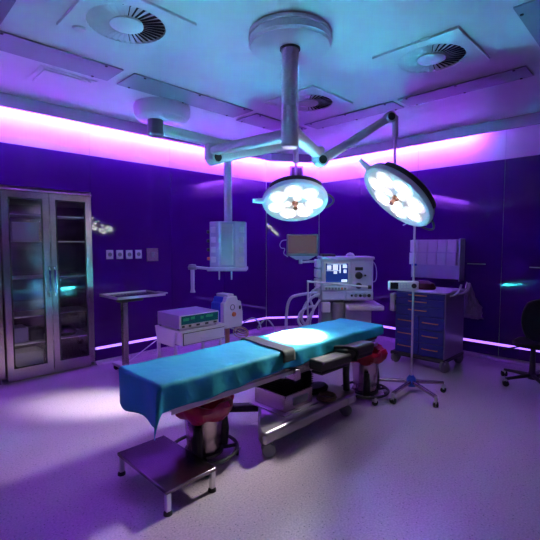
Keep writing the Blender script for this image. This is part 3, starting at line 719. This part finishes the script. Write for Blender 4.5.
for z0, z1 in ((.455, .61), (.30, .455), (.15, .30)):
    drawer(cy0, 2.10, z0, z1, 1.88, 2.05); drawer(2.10, cy1, z0, z1, 2.18, 2.35)
MB().box(cx0-.02, cx1+.02, cy0-.02, cy1+.05, .10, .143).obj('base_frame', 'dark_plastic', t, bevel=.01)
for x, y in ((4.61, 1.80), (4.63, 2.40), (5.12, 1.83), (5.12, 2.40)): caster(t, x, y, .068, .125, .04, 1.2, 'grey_plastic', dual=False)
for x in (4.72, 4.98):
    MB().tube(smooth_path([(x, cy0-.012, .86), (x, cy0-.07, .88), (x, cy0-.11, .93), (x, cy0-.13, 1.00)], 5), .011, 10).obj('push_handle', 'lilac_plastic', t)
o = MB().box(4.66, 4.76, 2.45, 2.51, .62, .84).obj('sharps_box', 'white_plastic', bevel=.01); tag(o, 'small white box hung on the left side of blue cart', 'box')
m = MB().box(4.68, 4.74, 2.401, 2.449, .70, .76); m.obj('bracket', 'dark_plastic', o); 
for v in o.children[0].data.vertices: pass
m = MB().lathe([(0, 0), (.11, 0), (.12, .02), (.10, .07), (.05, .10), (0, .10)], seg=20)
for v in m.bm.verts: v.co = Vector((v.co.x*.8+4.82, v.co.y*1.3+2.16, v.co.z+.908))
tag(m.obj('cloth_bundle', 'dark_red', bevel=0), 'dark red bundle lying on top of the blue cart', 'cloth')
# plastic bag beside the cart
m = MB(); seg = 20
for z_, rx, ry in ():
    pass
rings = []
for j, (z_, k) in enumerate([(.56, .5), (.545, .95), (.60, 1.02), (.68, .9), (.76, .62), (.84, .38), (.93, .22), (.96, .15)]):
    rings.append([m.bm.verts.new((5.30+.085*k*(1+.22*math.sin(a*3+j*2))*math.cos(a), 1.80+.13*k*(1+.20*math.sin(a*4+j*2.3))*math.sin(a)-.10*(.96-z_), z_)) for a in [2*PI*q_/seg for q_ in range(seg)]])
for a_, b_ in zip(rings, rings[1:]):
    for q_ in range(seg): m.bm.faces.new([a_[q_], a_[(q_+1) % seg], b_[(q_+1) % seg], b_[q_]])
m.bm.faces.new(rings[0][::-1]); m.bm.faces.new(rings[-1])
bmesh.ops.subdivide_edges(m.bm, edges=m.bm.edges, cuts=2, use_grid_fill=True)
for v in m.bm.verts: v.co += Vector((random.uniform(-1, 1), random.uniform(-1, 1), random.uniform(-1, 1)))*.007
bag = m.obj('plastic_bag', 'bag_plastic'); tag(bag, 'clear plastic bag of packets hanging beside blue cart', 'bag')
MB().tube([(5.30, 1.80, .955), (5.24, 1.80, .985), (5.172, 1.80, .88)], .006, 8).obj('bag_hook', 'steel_light', bag)

# ================================================================== DISPENSER ON RIGHT WALL
t = thing('glove_dispenser', 'lilac wall dispenser with two rows of compartments above blue cart', 'dispenser', (5.5, 2.28, 1.0))
MB().box(5.45, R-T-.001, 1.97, 2.62, .99, 1.51).obj('back_box', 'lilac_plastic', t, bevel=.006)
for r_ in range(2):
    for k in range(5):
        y0 = 1.99+k*.126; z0 = 1.17+.17*r_
        MB().box(5.40-.02*(1-r_), 5.449, y0+.003, y0+.123, z0+.003, z0+.163).obj('compartment', 'white_plastic', t, bevel=.004)
MB().box(5.42, 5.5885, 1.955, 1.969, .97, 1.52).obj('end_cheek', 'lilac_plastic', t, bevel=.003)
# right-wall marks: small bracket strips
def wallmark(y0, y1, z, label):
    tag(MB().box(R-T-.014, R-T-.0005, y0, y1, z, z+.012).obj('wall_rail', 'steel_light', bevel=.002), label, 'rail', 'short rails on the right wall')
wallmark(1.70, 1.92, 1.19, 'short thin rail on the right wall beside the dispenser')
wallmark(1.10, 1.22, 1.17, 'short thin rail on right wall near the right picture edge')

# ================================================================== STOOL CHAIR AT RIGHT
gx, gy = 4.86, 1.00
t = thing('office_chair', 'black swivel chair with backrest at the right edge', 'chair', (gx, gy, 0))
MB().lathe([(0, .06), (.04, .06), (.045, .10), (.03, .14), (.024, .30), (.024, .40), (0, .40)], c=(gx, gy, 0), seg=20).obj('gas_column', 'dark_plastic', t)
m = MB()
seat_pts = []
for k in range(24):
    a = 2*PI*k/24; c, s_ = math.cos(a), math.sin(a); seat_pts.append((gx+.02+.20*math.copysign(abs(c)**.6, c), gy-.02+.20*math.copysign(abs(s_)**.6, s_)))
m.prism(seat_pts, .40, .455); m.obj('seat', 'black_leather', t, bevel=.025, seg=3)
for k in range(5):
    a = 2*PI*k/5+2.5; e = (gx+.30*math.cos(a), gy+.30*math.sin(a))
    MB().tube([(gx, gy, .10), (*e, .075)], [.022, .014], 10).obj('leg', 'dark_plastic', t)
    caster(t, *e, .03, .075, .022, a+1)
bk = Vector((gx+.10, gy-.10)) ; bn = Vector((-.3, .95)).normalized()
# backrest: curved shell on the camera side right
m = MB(); nu, nv = 14, 12
cb = Vector((4.75, .905)); ax = Vector((.72, -.69)); nb = Vector((-.69, -.72))
front = []
for j in range(nv+1):
    row = []
    for i in range(nu+1):
        u = -1+2*i/nu; v = -1+2*j/nv
        # superellipse map
        uu = u*math.sqrt(max(0, 1-v*v*.35)); vv = v*math.sqrt(max(0, 1-u*u*.35))
        p = cb + ax*(uu*.22) - nb*(.07*(1-uu*uu))*-1
        row.append(m.bm.verts.new((p.x, p.y, .705+vv*.22)))
    front.append(row)
for j in range(nv):
    for i in range(nu): m.bm.faces.new([front[j][i], front[j][i+1], front[j+1][i+1], front[j+1][i]])
o = m.obj('backrest', 'black_leather', t); s_ = o.modifiers.new('solid', 'SOLIDIFY'); s_.thickness = .05; s_.offset = 0
bv = o.modifiers.new('bevel', 'BEVEL'); bv.width = .018; bv.segments = 3; bv.limit_method = 'ANGLE'
MB().tube(smooth_path([(gx, gy, .39), (gx-.02, gy-.10, .40), (cb.x-.03, cb.y-.06, .52), (cb.x-.045, cb.y-.05, .72)], 6), .016, 10).obj('back_post', 'dark_plastic', t)
MB().tube([(gx-.05, gy+.10, .39), (gx-.22, gy+.22, .37)], [.007, .009], 8).obj('lever', 'dark_plastic', t)

# ================================================================== STEEL SIDE TABLE (left wall)
t = thing('instrument_table', 'steel instrument table on one column beside the cabinet', 'instrument table', (2.08, 4.33, 0))
mt = MB().box(1.93, 2.50, 4.18, 4.62, .857, .870).obj('tray', 'steel_flat', t, bevel=.004)
m = MB()
m.box(1.93, 2.50, 4.175, 4.18, .857, .884).box(1.93, 2.50, 4.62, 4.625, .857, .884).box(1.925, 1.93, 4.18, 4.62, .857, .884).box(2.50, 2.505, 4.18, 4.62, .857, .884)
m.obj('raised_edge', 'steel_light', mt)
MB().tube([(2.50, 4.30, .866), (2.60, 4.30, .866), (2.60, 4.48, .866), (2.50, 4.48, .866)], .007, 8).obj('end_handle', 'steel_light', t)
MB().box(2.0, 2.28, 4.28, 4.38, .81, .8565).obj('bracket', 'dark_plastic', t, bevel=.006)
MB().box(2.045, 2.105, 4.30, 4.36, .0901, .81).obj('column', 'steel', t, bevel=.006)
MB().box(2.03, 2.12, 4.12, 4.58, .055, .09).obj('base_bar', 'steel_light', t, bevel=.006)
MB().box(2.12, 2.60, 4.31, 4.36, .058, .088).obj('base_bar', 'steel_light', t, bevel=.006)
for x, y in ((2.075, 4.15), (2.075, 4.55), (2.57, 4.335)): caster(t, x, y, .03, .06, .022, .6)
MB().tube([(2.11, 4.34, .12), (2.62, 4.5, .30)], .006, 8).obj('foot_lever', 'steel_light', t)

# ================================================================== EQUIPMENT CART AND GENERATOR
yf = 3.50
t = thing('equipment_trolley', 'white trolley with a drawer behind the operating table', 'trolley', (2.5, 3.7, 0))
MB().box(2.23, 2.83, yf-.02, yf+.45, .562, .578).obj('top_shelf', 'white_plastic', t, bevel=.003)
d = MB().box(2.262, 2.80, yf-.03, yf+.40, .425, .560).obj('drawer', 'white_plastic', t, bevel=.003)
MB().box(2.268, 2.794, yf-.0335, yf-.0305, .431, .554).obj('shadow_gap', 'dark_plastic', d)
MB().box(2.274, 2.788, yf-.040, yf-.034, .437, .548).obj('drawer_front', 'white_plastic', d, bevel=.003)
MB().tube(smooth_path([(2.48, yf-.040, .485), (2.485, yf-.06, .483), (2.59, yf-.06, .483), (2.595, yf-.040, .485)], 4), .005, 8).obj('handle', 'steel_light', d)
for x in (2.245, 2.818):
    m = MB().hull([(x-.012, yf+.06, .56), (x+.012, yf+.06, .56), (x+.012, yf+.45, .56), (x-.012, yf+.45, .56)], [(x-.012, yf+.10, .40), (x+.012, yf+.10, .40), (x+.012, yf+.41, .40), (x-.012, yf+.41, .40)])
    m.obj('side_panel', 'white_plastic', t, bevel=.003)
    for y in (yf+.07, yf+.40): MB().box(x-.014, x+.014, y-.016, y+.016, .08, .42).obj('leg', 'white_plastic', t, bevel=.003); caster(t, x, y, .035, .08, .024, 1.0)
MB().box(2.25, 2.79, yf+.06, yf+.42, .20, .215).obj('lower_shelf', 'white_plastic', t, bevel=.003)
t = thing('electrosurgical_unit', 'box shaped electrosurgical unit with teal display on white trolley', 'medical device', (2.5, 3.7, .578))
MB().box(2.245, 2.745, yf+.012, yf+.42, .592, .732).obj('case', 'cart_side', t, bevel=.006)
fr = MB().box(2.248, 2.742, yf-.004, yf+.0115, .594, .730).obj('front_panel', 'white_plastic', t, bevel=.004)
MB().box(2.268, 2.732, yf-.007, yf-.0045, .636, .722).obj('display', 'screen_teal', fr)
for k, (a_, b_) in enumerate([(2.29, 2.36), (2.38, 2.43), (2.50, 2.54), (2.57, 2.66)]):
    MB().box(a_, b_, yf-.0085, yf-.0072, .672+.008*(k % 2), .700+.006*(k % 2)).obj('readout', 'green_glow', fr)
for k, x in enumerate((2.29, 2.37, 2.47, 2.58, 2.69)):
    MB().box(x-.022+(.006 if k < 2 else 0), x+.022-(.006 if k < 2 else 0), yf-.008, yf-.0045, .606, .626).obj('port', 'dark_plastic', fr, bevel=.002)
for x, y in ((2.27, yf+.05), (2.73, yf+.05), (2.27, yf+.40), (2.73, yf+.40)): MB().cyl((x, y, .578), (x, y, .592), .014, seg=12).obj('foot', 'black_rubber', t)

# suction unit on a stand
t = thing('suction_unit', 'white and blue suction unit on a stand behind the table', 'suction unit', (3.15, 3.85, 0))
y0, y1 = 3.72, 3.98
def lp(x0, x1, z): return [(x0, z), (x1, z)]
m = MB(); fy = y0
front = [(3.02, .475), (3.275, .475), (3.30, .50), (3.30, .66), (3.27, .80), (3.22, .815), (3.20, .87), (3.04, .87), (3.02, .81), (2.99, .79), (2.99, .52)]
m.hull([(x, fy, z) for x, z in front], [(x, fy+.07, z) for x, z in front]); fr = m.obj('front_shell', 'white_plastic', t, bevel=.008)
bk_ = [(x*.97+.094, z*.98+.008) for x, z in front]
MB().hull([(x, fy+.071, z) for x, z in bk_], [(x, y1, z) for x, z in bk_]).obj('rear_shell', 'blue_plastic', t, bevel=.006)
g = MB().torus((3.13, fy-.001, .735), .033, .006, axis=(0, -1, 0), seg=24); g.obj('gauge', 'grey_plastic', fr)
MB().lathe([(0, 0), (.030, 0), (.026, .018), (0, .02)], c=(3.15, fy, .645), axis=(0, -1, 0), seg=20).obj('control_knob', 'orange', fr)
MB().box(3.235, 3.262, fy-.008, fy-.0005, .70, .745).obj('switch', 'dark_plastic', fr, bevel=.003)
MB().box(3.06, 3.17, fy+.02, y1-.02, .862, .90).obj('carry_handle', 'white_plastic', t, bevel=.01)
MB().tube([(3.15, 3.85, .06), (3.15, 3.85, .48)], .03, 16).obj('stand_column', 'copper', t)
for k in range(4):
    a = k*PI/2+.4; MB().tube([(3.15, 3.85, .07), (3.15+.22*math.cos(a), 3.85+.22*math.sin(a), .06)], .014, 8).obj('leg', 'steel_light', t)
    caster(t, 3.15+.22*math.cos(a), 3.85+.22*math.sin(a), .025, .06, .018, a)
def hose(name, pts, r, m_, label, n=8):
    o = MB().tube(smooth_path(pts, n), r, 8).obj(name, m_); tag(o, label, 'tube'); return o
hose('suction_tube', [(3.28, 3.70, .50), (3.36, 3.62, .55), (3.42, 3.58, .50), (3.38, 3.5, .44), (3.28, 3.45, .46), (3.30, 3.40, .54), (3.40, 3.42, .56), (3.48, 3.40, .48), (3.52, 3.36, .36)], .009, 'hose', 'clear suction tube coiled beside the suction unit')
o = MB()
for k in range(4): o.torus((3.02+.006*k, 3.45-.004*k, .455+.008*k), .085-.01*k, .006, axis=(.2*(k-1.5), -.6+.1*k, 1), seg=24)
ob = o.obj('cable_coil', 'cable_tan'); tag(ob, 'coiled cable hanging below the suction unit behind the drape', 'cable')
MB().tube([(3.05, 3.50, .45), (3.13, 3.72, .44), (3.15, 3.82, .44)], .007, 8).obj('hook', 'steel_light', ob)

# ================================================================== ANAESTHESIA MACHINE
rx, ry = 4.20, 2.83
t = thing('anaesthesia_machine', 'large lilac anaesthesia machine with blue screen behind the table', 'anaesthesia machine', (rx, ry, 0), local=True, rz=ang)
MB().box(-.315, .315, 0.0, .42, .76, 1.265).obj('upper_cabinet', 'lilac_plastic', t, bevel=.012)
MB().box(-.325, .325, -.02, .43, 1.262, 1.295).obj('top_shelf', 'lilac_plastic', t, bevel=.008)
sc_ = MB().box(-.29, .02, -.012, -.0005, .95, 1.235).obj('screen_bezel', 'white_plastic', t, bevel=.004)
MB().box(-.265, .005, -.0145, -.0125, .985, 1.215).obj('screen', 'screen_blue', sc_)
for (a_, b_, c_, d_) in ((-.25, -.20, 1.14, 1.19), (-.18, -.12, 1.135, 1.20), (-.10, -.085, 1.10, 1.20), (-.06, -.01, 1.16, 1.20), (-.17, -.13, 1.09, 1.12), (-.05, -.015, 1.10, 1.14), (-.075, -.005, .99, 1.02), (-.25, -.02, 1.205, 1.21), (-.255, -.09, 1.125, 1.13)):
    MB().box(a_, b_, -.0160, -.0147, c_, d_).obj('screen_reading', 'screen_white', sc_)
vp = MB().box(.05, .30, -.012, -.0005, .90, 1.235).obj('valve_panel', 'lilac_plastic', t, bevel=.004)
for (x, z, r_) in ((.135, 1.07, .045), (.135, .945, .038), (.21, 1.07, .012)):
    MB().lathe([(0, 0), (r_, 0), (r_*.9, .03), (r_*.5, .035), (0, .035)], c=(x, -.0125, z), axis=(0, -1, 0), seg=24).obj('dial', 'dark_plastic', vp)
MB().box(.09, .185, -.02, -.0125, 1.13, 1.17).obj('vaporiser_cap', 'dark_plastic', vp, bevel=.006)
kp = MB().box(-.28, .0, -.010, -.0005, .885, .935).obj('button_row', 'white_plastic', t, bevel=.003)
for k in range(7): MB().box(-.27+k*.038, -.243+k*.038, -.0135, -.0105, .895, .922).obj('button', 'orange' if k == 5 else 'grey_plastic', kp, bevel=.002)
MB().box(-.31, -.03, -.03, -.001, .775, .87).obj('drawer', 'lilac_plastic', t, bevel=.006)
dp = MB().box(-.02, .31, -.025, -.001, .775, .87).obj('gauge_panel', 'lilac_plastic', t, bevel=.005)
for k, (x, r_) in enumerate(((.05, .014), (.10, .020), (.155, .018), (.205, .024), (.26, .022))):
    MB().lathe([(0, 0), (r_, 0), (r_, .006), (r_*.8, .008), (0, .008)], c=(x, -.0255, .825), axis=(0, -1, 0), seg=18).obj('gauge', 'grey_plastic' if k % 2 else 'dark_plastic', dp)
MB().box(-.02, .42, -.14, .40, .655, .715).obj('work_shelf', 'white_plastic', t, bevel=.015)
MB().box(-.02, .30, .0, .42, .10, .655).obj('lower_cabinet', 'lilac_plastic', t, bevel=.01)
MB().box(-.30, -.03, .08, .42, .10, .76).obj('rear_panel', 'grey_plastic', t, bevel=.006)
MB().lathe([(0, .50), (.075, .50), (.075, .72), (.06, .74), (0, .74)], c=(-.10, .02, 0), seg=24).obj('absorber_canister', 'grey_plastic', t)
MB().box(-.31, -.21, -.05, .05, .62, .74).obj('valve_block', 'orange' if False else 'white_plastic', t, bevel=.01)
MB().box(-.33, .34, -.05, .46, .07, .10).obj('base_plate', 'dark_plastic', t, bevel=.01)
for x, y in ((-.28, 0), (.28, 0), (-.28, .40), (.28, .40)): caster(t, x, y, .035, .075, .025, .8)
MB().box(-.30, -.14, .05, .30, 1.296, 1.325).obj('top_tray', 'dark_plastic', t, bevel=.004)
MB().lathe([(0, 0), (.05, 0), (.055, .015), (.035, .04), (0, .05)], c=(.06, .15, 1.295), seg=20).obj('alarm_beacon', 'lilac_plastic', t)
for z in (.80, .92, 1.04, 1.16): MB().box(-.385, -.327, .0, .20, z, z+.10).obj('side_module', 'lilac_plastic', t, bevel=.006)
MB().tube(smooth_path([(.325, .2, 1.24), (.37, .15, 1.20), (.385, .12, 1.10), (.37, .1, 1.0), (.325, .12, .97)], 6), .006, 8).obj('side_cable', 'hose', t)
# swivel bag arm: bar across the front of the machine
MB().tube([(-.50, -.10, 1.005), (.22, -.17, .945)], .012, 12).obj('swivel_arm', 'steel_light', t)
MB().lathe([(0, -.02), (.022, -.02), (.022, .02), (0, .02)], c=(.23, -.172, .944), axis=(1, -.1, 0), seg=14).obj('arm_tip', 'dark_plastic', t)
MB().tube([(-.49, -.10, 1.0), (-.485, -.06, .60), (-.48, 0, .10)], .010, 10).obj('hose_pole', 'steel_light', t)
MB().tube([(-.48, 0, .09), (-.30, .1, .09)], .014, 10).obj('pole_foot', 'steel_light', t)
# breathing hoses
o = MB()
def hl(pts, r=.017):
    p = smooth_path(pts, 10); o.tube(p, [r*(1+.10*(i % 2)) for i in range(len(p))], 10)
hl([(-.34, -.02, .84), (-.44, -.05, .80), (-.52, -.05, .70), (-.56, -.05, .55), (-.50, -.05, .45)])
hl([(-.34, -.06, .78), (-.40, -.10, .70), (-.48, -.12, .56), (-.54, -.12, .46), (-.60, -.10, .52), (-.58, -.08, .62), (-.50, -.06, .68), (-.40, -.04, .70)], .014)
hl([(-.36, .02, .90), (-.42, .0, .88), (-.46, -.02, .80), (-.42, -.05, .66), (-.46, -.06, .50), (-.44, -.06, .30)], .014)
hl([(-.36, 0, .86), (-.60, -.02, .83), (-.70, -.03, .78), (-.74, -.03, .62), (-.74, -.03, .35), (-.70, .0, .15)])
ho = o.obj('breathing_hoses', 'hose', t)
# monitor on arm
qx, qy = rx, ry
t = thing('patient_monitor', 'flat monitor on an arm at left of the anaesthesia machine', 'monitor', (rx, ry, 1.25), local=True, rz=ang)
z = -1.25
mh = MB().box(-.735, -.345, .12, .16, 1.30+z, 1.57+z).obj('monitor_case', 'grey_plastic', t, bevel=.008)
MB().box(-.715, -.365, .1165, .1195, 1.335+z, 1.555+z).obj('screen', 'monitor_reflection', mh)
MB().hull([(-.70, .11, 1.30+z), (-.38, .11, 1.30+z), (-.38, .17, 1.30+z), (-.70, .17, 1.30+z)], [(-.62, .12, 1.255+z), (-.46, .12, 1.255+z), (-.46, .16, 1.255+z), (-.62, .16, 1.255+z)]).obj('mount_bracket', 'lilac_plastic', t, bevel=.004)
MB().tube([(-.56, .14, 1.255+z), (-.56, .14, 1.205+z)], .022, 12).obj('pivot', 'lilac_plastic', t)
MB().tube([(-.56, .14, 1.225+z), (-.328, .14, 1.235+z)], .014, 10).obj('arm', 'steel_light', t)
MB().tube(smooth_path([(-.735, .15, 1.50+z), (-.79, .15, 1.49+z), (-.82, .15, 1.44+z), (-.80, .15, 1.40+z), (-.76, .15, 1.39+z), (-.77, .15, 1.33+z), (-.72, .15, 1.29+z)], 6), .005, 8).obj('cable', 'hose', t)

bpy.data.objects['suction_unit'].scale = (.95, .95, .95)
